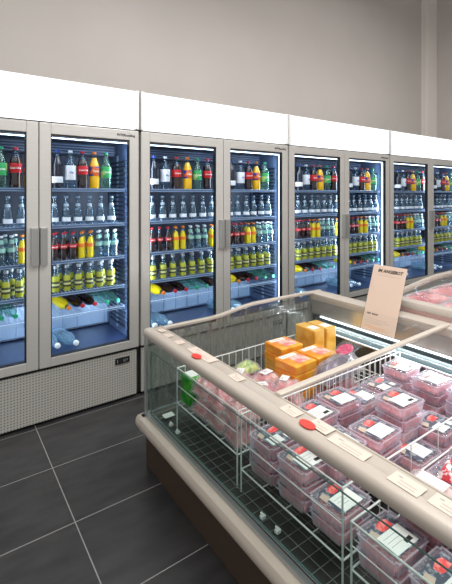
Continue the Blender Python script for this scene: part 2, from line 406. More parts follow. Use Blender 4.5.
    q.rod((a+.02, y0, z0-.018), (c-.05, y0, z0-.018), .003, 'wire'); q.rod((a+.02, y0, z0+.008), (c-.05, y0, z0+.008), .002, 'wire')
    m = int((c-a-.07)/.03)
    for i in range(m+1): x = a+.02+(c-a-.07)*i/m; q.rod((x, y0, z0-.003), (x, y1, z1-.003), .0017, 'wire', 4); q.rod((x, y0, z0-.018), (x, y0, z0+.008), .0015, 'wire', 4)
    q.build('slanted_shelf', root)
    # light strips: upright tubes in the right front corner and behind the middle, one along the top
    for nm, x in (('r', c-.030), ('m', s-.006), ('l', a+.016)):
        t = MB().box(x, x+.008, .050, .062, ZG0+.03, ZG1-.02, 'led').build('light_strip', root)
        if nm == 'r': area('led_light', (x-.012, .085, 1.16), .02, 1.4, 4.2, (.76, .88, 1), (PI/2, 0, math.radians(38)), root)
        elif nm == 'l': area('led_light', (x+.026, .085, 1.16), .02, 1.4, 2.6, (.76, .88, 1), (PI/2, 0, math.radians(-38)), root)
        else: area('led_light', (s, .075, 1.16), .05, 1.4, 2.8, (.76, .88, 1), (PI/2, 0, 0), root)
    MB().box(a+.03, c-.03, .055, .070, ZG1-.019, ZG1-.014, 'led').build('light_strip', root)
    MB().box(a+.04, c-.04, .110, .120, .655, .659, 'bayfill').build('light_strip', root)  # strip and area light added under the slanted shelf to brighten the lowest bay
    area('led_light', ((a+c)/2, .115, .650), W-.15, .02, 1.6, (.76, .88, 1), (math.radians(40), 0, 0), root)
    # base grille and plinth
    g = MB(); g.box(.012, W-.012, .018, .035, .022, ZD-.018, 'grille'); g.build('base_grille', root, bevel=.002)
    p = MB(); p.box(.0, W, .035, .047, .02, ZD-.005, 'black'); p.box(.03, W-.03, .05, .60, 0, .02, 'black'); p.build('plinth', root)
    t = MB(); x = W-.175
    t.box(x, x+.105, .010, .018, .275, .315, 'black'); t.box(x+.010, x+.016, .0085, .010, .283, .307, 'silvercap'); t.box(x+.024, x+.095, .0088, .010, .283, .307, 'gasket')
    t.build('thermostat_display', root)
    dg_ = MB()
    for q0, q1, za, zb_ in ((.058, .064, .286, .304), (.068, .078, .300, .304), (.068, .078, .286, .290), (.082, .088, .292, .304)): dg_.box(x+q0, x+q1, .0080, .0088, za, zb_, 'silvercap')
    dg_.build('display_marks', root)
    # lit header
    MB().box(.0262, W-.0262, .0, .24, ZH+.004, ZT, 'header').build('lit_header', root, bevel=.006)
    hc = MB(); hc.box(.002, .026, -.004, .25, ZH+.002, ZT+.004, 'headercap'); hc.box(W-.026, W-.002, -.004, .25, ZH+.002, ZT+.004, 'headercap')
    hc.box(.026, W-.026, .24, .25, ZH+.004, ZT, 'headercap')
    hc.build('header_end_cap', root, bevel=.003)
    door(root, .004, s-.0025, 'left'); door(root, s+.0025, W-.004, 'right')
    return root
UNITS = [(-.16, 1.214, .529), (1.226, 2.728, 1.974), (2.740, 4.389, 3.565), (4.401, 6.30, 5.326)]
for k, u in enumerate(UNITS): cooler(k, *u)

# ------------------------------------------------------------------ bottles
def bottle(kind):
    if kind in ('cola', 'orange', 'lemonlime', 'dark', 'water_label', 'bigwater', 'clear_green', 'cola_plain', 'yellow_plain'):
        h, r = (.262, .037) if kind != 'bigwater' else (.32, .046)
        P = [(.86, 0), (1, .03), (1, .30), (.93, .36), (.93, .60) if kind in ('cola',) else (.98, .58), (.90, .64), (.68, .74), (.42, .84), (.31, .89), (.31, .945)]
        capz = .94; capr = .40; lab = (.37, .60) if kind != 'dark' else (.12, .50)
        if kind == 'cola': P = [(.86, 0), (1, .03), (.97, .12), (.90, .22), (.97, .36), (.97, .60), (.9, .68), (.72, .77), (.45, .86), (.34, .90), (.34, .945)]
    elif kind == 'glass_water':
        h, r = .195, .0285; P = [(.9, 0), (1, .03), (1, .42), (.93, .50), (.60, .62), (.42, .72), (.38, .90), (.40, .95)]; capz = .93; capr = .48; lab = (.10, .24)
    elif kind in ('small_cola', 'small_orange', 'small_green'):
        h, r = .185, .0245; P = [(.88, 0), (1, .04), (.86, .22), (.98, .42), (.96, .55), (.7, .68), (.45, .80), (.38, .93), (.42, .95)]; capz = .93; capr = .50; lab = (.42, .56)
    else:
        h, r = .178, .0265; P = [(.9, 0), (1, .05), (1, .50), (.85, .60), (.55, .72), (.45, .84), (.48, .94)]; capz = .88; capr = .58; lab = (.16, .40)
    prof = [(a*r, z*h) for a, z in P]
    fill = {'cola': ('cola', .80), 'orange': ('orange', .80), 'lemonlime': ('petgreen', 2), 'dark': ('darkdrink', .82), 'water_label': ('pet', 2), 'bigwater': ('petbright', 2), 'clear_green': ('petgreen', 2), 'cola_plain': ('cola', .84), 'yellow_plain': ('yellow', .86),
            'glass_water': ('glassclear', 2), 'small_cola': ('cola', .80), 'small_orange': ('yellow', .86), 'small_green': ('glassclear', 2), 'juice': ('juice', .62)}[kind]
    names = {'cola': 'cola_bottle', 'orange': 'orange_soda_bottle', 'lemonlime': 'lemon_lime_bottle', 'dark': 'dark_soda_bottle', 'water_label': 'mineral_water_bottle', 'bigwater': 'large_water_bottle', 'clear_green': 'green_cap_bottle', 'cola_plain': 'cola_bottle', 'yellow_plain': 'yellow_soda_bottle',
             'glass_water': 'glass_water_bottle', 'small_cola': 'small_cola_bottle', 'small_orange': 'small_orange_soda_bottle', 'small_green': 'small_tonic_bottle', 'juice': 'small_bitter_lemon_bottle'}
    clearmat = 'glassclear' if kind in ('glass_water', 'small_cola', 'small_orange', 'small_green', 'juice') else 'pet'
    b = MB(); b.lathe(prof, fill[0], 14, lambda z: fill[0] if z < fill[1]*h else clearmat)
    root = b.build(names[kind])
    cap = {'cola': 'redcap', 'orange': 'orangecap', 'lemonlime': 'greencap', 'clear_green': 'greencap', 'cola_plain': 'redcap', 'yellow_plain': 'orangecap', 'dark': 'bluecap', 'water_label': 'whitecap', 'bigwater': 'whitecap', 'glass_water': 'glasscap',
           'small_cola': 'redcap', 'small_orange': 'orangecap', 'small_green': 'whitecap', 'juice': 'silvercap'}[kind]
    MB().lathe([(capr*r, capz*h), (capr*r*1.05, capz*h+.003), (capr*r, h-.002), (capr*r*.85, h)], cap, 10).build('cap', root)
    lm = {'cola': 'colared', 'orange': 'orangelab', 'lemonlime': 'greenlab', 'dark': 'whitelab', 'water_label': 'whitelab', 'glass_water': 'whitelab', 'small_cola': 'colared',
          'small_orange': 'yelloworange', 'small_green': 'greenlab2', 'juice': 'darklab'}.get(kind)
    if lm:
        lr = r*1.015
        lo, hi = lab
        if kind in ('water_label',): lo, hi = .22, .60
        if kind == 'dark': lo, hi = .14, .30
        if kind == 'lemonlime': lo, hi = .30, .60
        if kind == 'orange': lo, hi = .34, .60
        L = MB(); L.lathe([(lr*.99, lo*h), (lr, lo*h+.001), (lr, hi*h-.001), (lr*.99, hi*h)], lm, 14); lb = L.build('label', root)
        if kind == 'juice': MB().lathe([(lr*1.01, .24*h), (lr*1.012, .245*h), (lr*1.012, .31*h), (lr*1.01, .315*h)], 'cream', 14).build('label_band', lb)
        if kind == 'small_green': MB().lathe([(r*.62, .70*h), (r*.64, .705*h), (r*.50, .84*h), (r*.49, .845*h)], 'greenlab2', 12).build('neck_label', root)
        if kind == 'glass_water': MB().lathe([(r*.60, .64*h), (r*.61, .645*h), (r*.47, .73*h), (r*.46, .735*h)], 'necklab', 12).build('neck_label', root)
        tx = {'cola': ('Coca-Cola', .017, 'white', .3), 'orange': ('Fanta', .022, 'white', .2), 'lemonlime': ('Sprite', .019, 'white', .2), 'water_label': ('Vio', .022, 'blueprint', .2), 'small_cola': ('Coca-Cola', .010, 'white', .3)}.get(kind)
        if tx:
            t = text_mesh(tx[0], tx[1], tx[2], name='lettering', parent=lb, shear=tx[3], bend=lr, bold=.0005); t.location.z = (lo+hi)/2*h
    root['r'] = r; root['h'] = h
    return Proto(root)
B = {k: bottle(k) for k in ('cola', 'orange', 'lemonlime', 'dark', 'water_label', 'bigwater', 'clear_green', 'cola_plain', 'yellow_plain', 'glass_water', 'small_cola', 'small_orange', 'small_green', 'juice')}
LOOK = {'cola': 'red-label cola bottle', 'orange': 'orange soda bottle', 'lemonlime': 'green-label clear bottle', 'dark': 'dark white-label bottle', 'water_label': 'white-label water bottle',
        'bigwater': 'large clear bottle lying', 'clear_green': 'green-cap clear bottle', 'cola_plain': 'red-cap cola bottle', 'yellow_plain': 'orange-cap yellow bottle', 'glass_water': 'clear glass bottle', 'small_cola': 'small cola bottle', 'small_orange': 'small yellow bottle', 'small_green': 'small mint-label bottle', 'juice': 'squat yellow-green bottle'}
COMP = [(0, 'left', -.014, .085, 1.0, -.115, .50), (0, 'right', .6695, .0845, 1.0, .55, 1.14), (1, 'left', 1.392, .100, 1.05, 1.28, 1.96), (1, 'right', 2.150, .097, 1.05, 1.98, 2.66),
        (2, 'left', 3.000, .105, 1.08, 2.79, 3.58), (2, 'right', 3.800, .110, 1.08, 3.60, 4.32), (3, 'left', 4.764, .115, 1.12, 4.46, 5.35), (3, 'right', 5.620, .120, 1.12, 5.36, 6.24)]
def put(kind, x, y, z, sc, lab, grp, rot=(0, 0, 0)):
    rz = random.uniform(-.25, .25)
    rot = (rot[0], rot[1], rot[2] if rot[0] else rz)
    B[kind].place((x, y, z), rot, (sc, sc, 1) if not rot[0] else (sc, sc, 1), label=lab, cat='bottle', group=grp)
PLACED = {}
for (u, side, st, sp, sc, xa, xb) in COMP:
    L = side == 'left'
    seen = [p for p in PLACED.get(u, [])]
    def row(kinds, start, step, shelf, shelfname, rowname='front row', dy=0.126, scale=sc):
        last = -9
        for i, kd in enumerate(kinds):
            x = start+i*step
            if x > xb+.02 or x < xa: continue
            put(kd, x, D+dy+random.uniform(-.006, .006), SHELF[shelf]+.0005, scale, f'{LOOK[kd]}, {ORD[i]} in {rowname}, {shelfname} shelf, {side} door, {ORD[u]} cooler from left', f'bottles on the {shelfname} shelf')
    top = ['dark', 'water_label', 'cola', 'orange', 'lemonlime', 'cola', 'orange'] if L else ['dark', 'water_label', 'cola', 'orange', 'lemonlime']
    row(top, st, sp, 0, 'top')
    row(['glass_water']*(7 if L else 6), st-.02, sp*.94, 1, 'second')
    mid = ['small_cola']*3+['small_orange']*2+['small_green']*3+['small_orange'] if L else ['small_cola']*3+['small_orange']*2+['small_green']*3
    row(mid, st-.02, sp*.71, 2, 'middle', scale=sc*1.02)
    row(mid, st+.012, sp*.71, 2, 'middle', 'back row', .126+.07, scale=sc*1.02)
    row(['juice']*(7 if L else 6), st-.012, sp*.90, 3, 'fourth')
    row(['juice']*(7 if L else 6), st+.028, sp*.90, 3, 'fourth', 'back row', .126+.08)
    for i, kd in enumerate(['yellow_plain', 'cola_plain', 'cola_plain', 'clear_green', 'clear_green'] + (['cola_plain'] if L and u > 0 else [])):
        x = st+.035+i*max(sp*1.04, .078*sc)
        if x > xb: continue
        th = math.radians(94); yb = .355
        zb = .672+(yb-.075)*math.tan(math.radians(4))+.037*sc-.001
        put(kd, x+.0, D+yb-.037*sc*.2+.01, zb, sc, f'{LOOK[kd]} lying on the slanted shelf, {ORD[i]} of the row, {side} door, {ORD[u]} cooler', 'bottles lying on the slanted shelf', (th, 0, random.uniform(.13, .17)))
    for i in range(2):
        a = .16+.06*i; x = st-.055+i*.100*sc
        put('bigwater', x, D+.40-.02*i, ZG0-.01+.0465*sc, sc, f'{LOOK["bigwater"]} on cooler floor, {("outer", "inner")[i]} one, {side} door, {ORD[u]} cooler from left', 'large water bottles lying on the cooler floors', (PI/2, 0, a))

# ------------------------------------------------------------------ freezer island
IX0, IX1, IY1, IY0 = .935, 2.36, 2.12, -.9
isl = empty('freezer_island', (0, 0, 0))
tag(isl, 'long beige chest freezer island with glass sides full of packed meat', 'freezer island')
b = MB(); b.box(IX0+.008, IX1, IY0, IY1-.02, 0, .192, 'kick'); b.build('base_plinth', isl, bevel=.003)
bp = [(.905, .205), (.898, .222), (.898, .245), (.906, .262), (.925, .268), (.960, .268), (.960, .188), (.925, .188)]
b = MB(); b.extrude(bp, [(IY0, 0, 0), (IY1+.02, 0, 0)], 'bumper', 'y')
b.build('bumper', isl)
bq = [(IY1-IX0+p, z) for p, z in []]
bpy_ = [(IY1+(.935-a), z) for a, z in bp]
b = MB(); b.extrude(bpy_, [(IX0-.02, 0, 0), (IX1, 0, 0)], 'bumper', 'x'); b.build('bumper', isl)
# lower body / tub
t = MB()
t.box(IX0+.03, IX1, IY0, IY1-.03, .192, .262, 'freezer')
t.box(2.27, IX1, IY0, IY1-.03, .262, .70, 'freezer'); t.build('tub', isl)
r = MB()
yy = IY0+.05
r.rod((.965, IY0, .285), (.965, IY1-.05, .285), .0022, 'dimwire'); 
for x in (1.015, 1.065, 1.115, 1.165, 1.215): r.rod((x, IY0, .285), (x, IY1-.05, .285), .0012, 'dimwire')
for k in range(60): r.rod((.965, yy+k*.05, .287), (1.25, yy+k*.05, .287), .0012, 'dimwire', 4)
r.build('floor_grid', isl)
# aluminium frame
a_ = MB(); a_.box(IX0+.002, IX0+.024, IY0, IY1-.002, .268, .283, 'alu'); a_.box(IX0+.024, IX0+.034, IY0, IY1-.03, .268, .276, 'gasket')
a_.box(IX0+.024, IX1, IY1-.026, IY1-.002, .268, .283, 'alu'); a_.build('lower_frame', isl)
MB().box(IX0+.003, IX0+.020, IY1-.020, IY1-.003, .283, .705, 'alu').build('corner_post', isl, bevel=.003)
MB().box(IX0+.006, IX0+.012, IY0, IY1-.026, .283, .702, 'islglass').build('side_glass', isl)
e = MB(); e.box(IX0+.022, IX0+.0265, IY0, IY1-.05, .632, .6345, 'tealedge'); e.box(IX0+.0225, IX0+.026, IY0, IY1-.05, .300, .3035, 'tealedge'); e.box(IX0+.022, IX0+.027, IY1-.052, IY1-.048, .3, .634, 'tealedge')
e.build('inner_glass_edge', isl)
MB().box(IX0+.0235, IX0+.0255, IY0, IY1-.052, .3035, .632, 'islglass').build('inner_side_glass', isl)
MB().box(IX0+.022, IX1-.02, IY1-.014, IY1-.008, .283, .745, 'streakglass').build('end_glass', isl)
# top rails
lp = [(.0, .712), (.0, .728), (.005, .739), (.015, .7455), (.046, .7475), (.050, .7445), (.098, .7445), (.100, .7475), (.106, .7475), (.107, .722), (.02, .700), (.006, .702)]
lr = [(IX0+a, z) for a, z in lp]
MB().extrude(lr, [(IY0, 0, 0), (IY1, 0, 0)], 'rail', 'y').build('top_rail', isl)
def bumpz(x):
    t = min(1, max(0, (x-1.36)/(1.72-1.36))); return .033*(t*t*(3-2*t))+.004*math.sin(PI*min(1, max(0, (x-1.5)/.8)))
fr = [(IY1, .722), (IY1, .738), (IY1-.008, .744), (IY1-.026, .745), (IY1-.034, .740), (IY1-.034, .728), (IY1-.015, .718)]
MB().extrude(fr, [(IX0+.02+i*(IX1-IX0-.02)/40, 0, bumpz(IX0+.02+i*(IX1-IX0-.02)/40)) for i in range(41)], 'rail', 'x').build('top_rail', isl)
rp = [(2.262, .722), (2.262, .765), (2.275, .771), (2.345, .776), (2.36, .770), (2.36, .70), (2.275, .70)]
MB().extrude(rp, [(IY0, 0, 0), (IY1-.005, 0, 0)], 'rail', 'y').build('top_rail', isl)
# right inner wall: reflective panel, LED strip, dark teal panel, metal edge
MB().box(2.258, 2.268, IY0, IY1-.03, .625, .722, 'mirror').build('reflective_panel', isl)
MB().box(2.246, 2.258, IY0, IY1-.12, .611, .620, 'ledwarm').build('light_strip', isl)
area('led_light', (2.225, .6, .60), .02, 2.9, 9, (.9, .96, 1), (0, math.radians(35), 0), isl)
MB().extrude([(2.255, .606), (2.262, .606), (2.222, .545), (2.212, .545)], [(IY0, 0, 0), (IY1-.08, 0, 0)], 'freezerdark', 'y', False).build('lower_panel', isl)
MB().box(2.200, 2.214, IY0, IY1-.08, .536, .5445, 'alu').build('edge_strip', isl)
# sliding lid over the far bay with its front cross bar
lid = empty('sliding_lid', (0, 0, 0)); lid.parent = isl
q = MB(); q.add([(1.035, 1.13, .7475), (2.185, 1.13, .772), (2.185, 2.075, .772), (1.035, 2.075, .7475), (1.035, 1.13, .7515), (2.185, 1.13, .776), (2.185, 2.075, .776), (1.035, 2.075, .7515)],
               [(0, 1, 2, 3), (4, 7, 6, 5), (0, 4, 5, 1), (1, 5, 6, 2), (2, 6, 7, 3), (3, 7, 4, 0)], 'lidglass'); q.build('lid_glass', lid)
q = MB(); q.add([(1.035, 1.112, .743), (2.30, 1.112, .770), (2.30, 1.142, .770), (1.035, 1.142, .743), (1.035, 1.112, .757), (2.30, 1.112, .784), (2.30, 1.142, .784), (1.035, 1.142, .757)],
               [(0, 1, 2, 3), (4, 7, 6, 5), (0, 4, 5, 1), (1, 5, 6, 2), (2, 6, 7, 3), (3, 7, 4, 0)], 'bumper'); q.build('cross_bar', lid, bevel=.004)

# wire baskets
def basket(y0, y1, zb, lab, zt=.583, sparse=None):
    x0, x1 = 1.03, 2.19; r0 = .0032
    o = empty('wire_basket', (x0, y0, 0)); tag(o, lab, 'wire basket', 'white wire baskets in the freezer island')
    q = MB(); L_, W_ = x1-x0, y1-y0
    for z in (zt, zb):
        for a, c in (((0, 0), (L_, 0)), ((L_, 0), (L_, W_)), ((L_, W_), (0, W_)), ((0, W_), (0, 0))): q.rod((a[0], a[1], z), (c[0], c[1], z), r0, 'whitewire')
    for cx, cy in ((0, 0), (L_, 0), (0, W_), (L_, W_)): q.rod((cx, cy, zb-.02), (cx, cy, zt), .0036, 'whitewire')
    q.build('rim_frame', o)
    q = MB(); n = int(L_/.048)
    for i in range(1, n):
        x = L_*i/n
        for side_, yy_ in (('near', 0), ('far', W_)):
            if side_ == sparse and i % 4: continue
            q.rod((x, yy_, zt), (x, yy_, zb), .0022, 'whitewire', 5)
        q.rod((x, 0, zb), (x, W_, zb), .0017, 'whitewire', 4)
    for k in range(1, 4): q.rod((0, W_*k/4, zb-.002), (L_, W_*k/4, zb-.002), .0022, 'whitewire', 4)
    q.rod((0, 0, (zt+zb)/2), (0, W_, (zt+zb)/2), .0018, 'whitewire', 4)
    q.build('wire_grid', o)
    for cy in (0, W_):
        for cx in (0, L_): MB().rod((cx, cy, .262), (cx, cy, zb-.02), .0036, 'whitewire').build('support_leg', o)
basket(1.372, 1.90, .40, 'white wire basket at the far end holding orange boxes and bagged meat')
basket(.825, 1.345, .355, 'white wire basket in the middle with stacked meat trays', sparse='near')
basket(.27, .792, .355, 'white wire basket holding the crinkled tray and red snack bag', zt=.50, sparse='far')

# ------------------------------------------------------------------ meat trays
TX, TY, TH = .168, .150, .050
def tray_proto(meat, extra):
    root = empty('meat_tray', (0, 0, 0))
    t = MB(); per = 16; rings = []
    def ring(hx, hy, z, amp):
        pts = []
        for sx, sy, ex, ey in ((-1, -1, 1, -1), (1, -1, 1, 1), (1, 1, -1, 1), (-1, 1, -1, -1)):
            for i in range(per):
                f = i/per; k = amp if (i % 2 and 1 < i < per-1) else 0
                c = .86 if i == 0 else 1
                x = sx+(ex-sx)*f; y = sy+(ey-sy)*f
                pts.append((x*(hx-k)*c, y*(hy-k)*c, z))
        return pts
    spec = [(.072, .062, .0, 0), (.075, .065, .004, .002), (.080, .071, TH-.006, .002), (.080, .071, TH-.004, 0), (.084, .075, TH-.004, 0), (.084, .075, TH-.001, 0), (.079, .070, TH-.001, 0)]
    vs = []
    for sp_ in spec: vs += ring(*sp_)
    n = 4*per; fs = [tuple(range(n))[::-1]]
    for j in range(len(spec)-1):
        for i in range(n): fs.append((j*n+i, j*n+(i+1) % n, (j+1)*n+(i+1) % n, (j+1)*n+i))
    t.add(vs, fs, 'tray'); t.build('tray', root)
    m = MB(); nx, ny = 8, 7; g = []
    for i in range(nx+1):
        for j in range(ny+1):
            x = -.068+.136*i/nx; y = -.058+.116*j/ny; e_ = min(i, nx-i, j, ny-j)
            g.append((x, y, .026+(.010 if e_ > 0 else -.012)+random.uniform(-.003, .003)))
    fs = [(i*(ny+1)+j, (i+1)*(ny+1)+j, (i+1)*(ny+1)+j+1, i*(ny+1)+j+1) for i in range(nx) for j in range(ny)]
    o_ = len(g); g += [(-.066, -.056, .004), (.066, -.056, .004), (.066, .056, .004), (-.066, .056, .004)]
    A, B_, C_, D_ = 0, nx*(ny+1), nx*(ny+1)+ny, ny
    fs += [(o_, o_+1, o_+2, o_+3)]
    fs += [(o_, *[i*(ny+1) for i in range(nx+1)], o_+1), (o_+1, *[nx*(ny+1)+j for j in range(ny+1)], o_+2), (o_+3, *[i*(ny+1)+ny for i in range(nx+1)], o_+2), (o_, *range(ny+1), o_+3)]
    m.add(g, fs, meat, True); m.build('meat', root)
    f = MB(); f.box(-.079, .079, -.070, .070, TH-.0025, TH-.0015, 'film'); fl = f.build('film_lid', root)
    z = TH-.0014
    p = MB(); p.box(-.060, .066, -.058, .056, z, z+.0006, 'printdark')
    p.build('printed_label', root)
    z += .0008
    sx, sy, hw, hh = extra.get('st', (.004, -.020, .048, .034))
    p = MB(); p.box(sx-hw, sx+hw, sy-hh, sy+hh, z, z+.0006, 'sticker')
    for k in range(3): p.box(sx-hw*.8, sx+hw*(.5-.2*k), sy+hh*(.5-.4*k), sy+hh*(.5-.4*k)+.0016, z+.0006, z+.0008, 'ink')
    p.box(sx+hw*.2, sx+hw*.8, sy-hh*.7, sy-hh*.3, z+.0006, z+.0008, 'inkblack') if extra.get('bar') else None
    p.build('white_sticker', root)
    rx, ry = extra.get('red', (.010, .036)); n = 10
    p = MB(); p.add([(rx+.036*math.cos(2*PI*i/n)*(.75+.35*((i*7) % 5)/4), ry+.020*math.sin(2*PI*i/n)*(.75+.35*((i*3) % 4)/3), z+.0004) for i in range(n)]+[(rx, ry, z+.0006)], [(i, (i+1) % n, n) for i in range(n)], extra.get('redm', 'redspot')); p.build('red_print', root)
    p = MB(); p.add([(-.062, .006, z), (-.032, .018, z), (-.036, .046, z), (-.062, .040, z)], [(0, 1, 2, 3)], 'beigespot'); p.build('beige_print', root)
    if extra.get('white2'): p = MB(); p.box(.030, .060, -.045, -.015, z+.0002, z+.0008, 'sticker'); p.build('small_sticker', root)
    return Proto(root)
TR = [tray_proto('meat', {}), tray_proto('meat', {'st': (.002, -.018, .052, .036), 'bar': 1}), tray_proto('meatdark', {'st': (-.020, -.026, .032, .024), 'white2': 1, 'red': (.02, .03)}), tray_proto('meatpale', {'st': (.012, -.012, .036, .038), 'red': (-.02, .04)})]
ZB = .3595
stacks = [  # x, y, n, rz, type, label of the topmost
    (1.335, 1.215, 4, .05, 1, 'meat tray tucked against the wire divider, closest to the beige rail'),
    (1.520, 1.235, 4, -.06, 0, 'minced meat tray with broad white sticker, second along the wire divider'),
    (1.700, 1.250, 3, .03, 3, 'lower meat tray with pink print, third along the wire divider'),
    (1.890, 1.262, 3, -.02, 2, 'dark meat tray low in the basket before the cross bar end'),
    (2.070, 1.262, 4, .06, 1, 'meat tray at the far corner under the light strip'),
    (1.130, 1.250, 3, 0, 2, 'topmost meat tray with red print at the basket corner behind side glass'),
    (1.130, 1.080, 3, 0, 1, 'topmost meat tray with large white label behind the side glass'),
    (1.130, .915, 2, .02, 0, 'meat tray behind the side glass beside the basket divider'),
    (1.250, 1.020, 4, -.03, 1, 'meat tray half hidden under the beige rail beside a red tag'),
    (1.432, .985, 4, .04, 0, 'meat tray with big white sticker in the middle of the basket, level with rail'),
    (1.640, 1.010, 5, -.05, 1, 'highest stacked meat tray of all, in the centre of the basket'),
    (1.830, 1.065, 2, .1, 3, 'sunken meat tray in the gap between tall stacks'),
    (2.060, 1.085, 4, -.04, 0, 'meat tray next to the dark teal panel below the light strip'),
    (2.070, .915, 4, .02, 1, 'meat tray next to the dark panel just before the basket divider'),
    (1.760, .908, 3, .04, 2, 'dark meat tray with orange print just before the white basket divider'),
    (1.585, .908, 2, .0, 3, 'low meat tray in the shadowy gap before the basket divider'),
]
top_only = {}
for i, (x, y, n, rz, ty, lab) in enumerate(stacks):
    for k in range(n):
        lb = lab if k == n-1 else f'{ORD[n-1-k]} tray down, {lab}'
        ws = lb.split()
        if len(ws) > 16: lb = ' '.join(ws[:16])
        jx, jy = (random.uniform(-.003, .003), random.uniform(-.003, .003)) if k < n-1 else (0, 0)
        TR[(ty+(k*3 if k < n-1 else 0)) % 4].place((x+jx, y+jy, ZB+k*(TH+.0004)), (0, 0, rz+(random.uniform(-.04, .04) if k < n-1 else 0)), label=lb, cat='meat tray', group='stacked meat trays')

# ------------------------------------------------------------------ pillow bags, cartons
def pillow(lx, ly, h, seed, lump=.25, n=14):
    rnd = random.Random(seed); ph = [rnd.uniform(0, 6) for _ in range(6)]
    vs = []; fs = []
    for top in (1, 0):
        for i in range(n+1):
            for j in range(n+1):
                u = -1+2*i/n; v = -1+2*j/n
                e = max(0, (1-abs(u)**3)*(1-abs(v)**3))**.5
                hh = h*e*(1+lump*math.sin(3*u+ph[0]+2*v)*math.sin(4*v+ph[1])+lump*.5*math.sin(9*u+ph[2])*math.sin(8*v+ph[3]))
                pin = 1-.05*(1-e)
                vs.append((u*lx/2*pin, v*ly/2*pin, hh if top else (.0 if e > .3 else h*.06*(1-e))))
    o = (n+1)**2
    for i in range(n):
        for j in range(n):
            a = i*(n+1)+j
            fs.append((a, a+n+1, a+n+2, a+1)); fs.append((o+a, o+a+1, o+a+n+2, o+a+n+1))
    bd = [j for j in range(n+1)]+[i*(n+1)+n for i in range(1, n+1)]+[n*(n+1)+j for j in range(n-1, -1, -1)]+[i*(n+1) for i in range(n-1, 0, -1)]
    for q in range(len(bd)):
        a, b2 = bd[q], bd[(q+1) % len(bd)]; fs.append((a, b2, o+b2, o+a))
    return vs, fs
def film_pack(name, loc, rz, lx, ly, h, content, lab, cat, seed, sticker=None, rx=0, group=None, film='filmbag'):
    o = empty(name, loc, rz); o.rotation_euler.x = rx
    v, f = pillow(lx*.86, ly*.82, h*.85, seed, .3); m = MB(); m.add([(a, b2, c+.002) for a, b2, c in v], f, content, True); m.build('contents', o)
    v, f = pillow(lx, ly, h*1.08, seed, .22); m = MB(); m.add(v, f, film, True); m.build('film_wrap', o)
    if sticker:
        sx, sy, hw, hh = sticker; m = MB(); m.box(sx-hw, sx+hw, sy-hh, sy+hh, h*1.10, h*1.10+.001, 'sticker')
        for k in range(2): m.box(sx-hw*.8, sx+hw*.4, sy+hh*(.3-.6*k), sy+hh*(.3-.6*k)+.002, h*1.10+.001, h*1.10+.0014, 'ink')
        m.build('sticker', o)
    tag(o, lab, cat, group); return o
def carton(loc, rz, lx, ly, h, m0, lab, window=True, upright=False):
    o = empty('orange_carton', loc, rz)
    MB().box(-lx/2, lx/2, -ly/2, ly/2, 0, h, m0).build('carton', o, bevel=.006)
    if window:
        w_ = MB(); w_.box(-lx*.18, lx*.38, -ly*.34, ly*.18, h, h+.0012, 'meatpale'); w_.build('window', o)
        s_ = MB(); s_.box(-lx*.40, lx*.30, ly*.22, ly*.42, h, h+.0014, 'sticker'); s_.box(-lx*.3, lx*.1, ly*.30, ly*.33, h+.0014, h+.0018, 'ink'); s_.build('sticker', o)
    else:
        s_ = MB(); s_.box(-lx*.35, lx*.35, -ly*.36, ly*.0, h, h+.0012, 'sticker'); s_.build('sticker', o)
    tag(o, lab, 'food carton', 'orange cartons in the far basket'); return o
zb1 = .4035
for (x, y, where, tp) in ((1.60, 1.600, 'in the front pile', .598), (1.70, 1.800, 'in the pile behind the front one', .606), (1.79, 1.615, 'in the pile beside the purple bag', .594)):
    hh = (tp-zb1)/4-.0006
    for k in range(4):
        carton((x+random.uniform(-.004, .004), y, zb1+k*(hh+.0006)), random.uniform(-.05, .05), .166 if y < 1.7 else .168, .160, hh, ('orangebox', 'yellowbox')[(k+int(y*10)) % 2 if k < 3 else 0],
               f'flat orange carton {where}, {("lowest", "second from below", "third from below", "topmost with pink window")[k]}', k == 3)
carton((1.915, 1.79, zb1), .0, .085, .17, .262, 'yellowbox', 'upright orange carton standing next to lying cartons', False)
carton((2.025, 1.79, zb1), -.03, .085, .17, .256, 'yellowbox', 'upright orange carton standing closest to the light strip', False)
# purple bag and salami
film_pack('salad_bag', (1.775, 1.452, .517), .06, .34, .125, .100, 'purple', 'dark purple crinkled bag lying beside the orange cartons', 'food bag', 3)
film_pack('bagged_meat', (1.775, 1.452, zb1), .0, .34, .125, .090, 'meatdark', 'dark bagged meat under the purple bag', 'food bag', 31)
o = empty('salami_pack', (1.87, 1.475, .628), .35); o.rotation_euler.x = -.05
tag(o, 'flat clear pack with a pink oval of sliced salami on top of the purple bag', 'salami pack')
MB().box(-.13, .13, -.06, .06, 0, .004, 'film').build('film_wrap', o, bevel=.001)
n = 20; m = MB()
m.add([(-.02+.085*math.cos(2*PI*i/n), .042*math.sin(2*PI*i/n), .004) for i in range(n)]+[(-.02+.078*math.cos(2*PI*i/n), .036*math.sin(2*PI*i/n), .012) for i in range(n)],
      [(i, (i+1) % n, n+(i+1) % n, n+i) for i in range(n)]+[tuple(range(n, 2*n))], 'salami'); m.build('salami', o)
carton2 = MB()
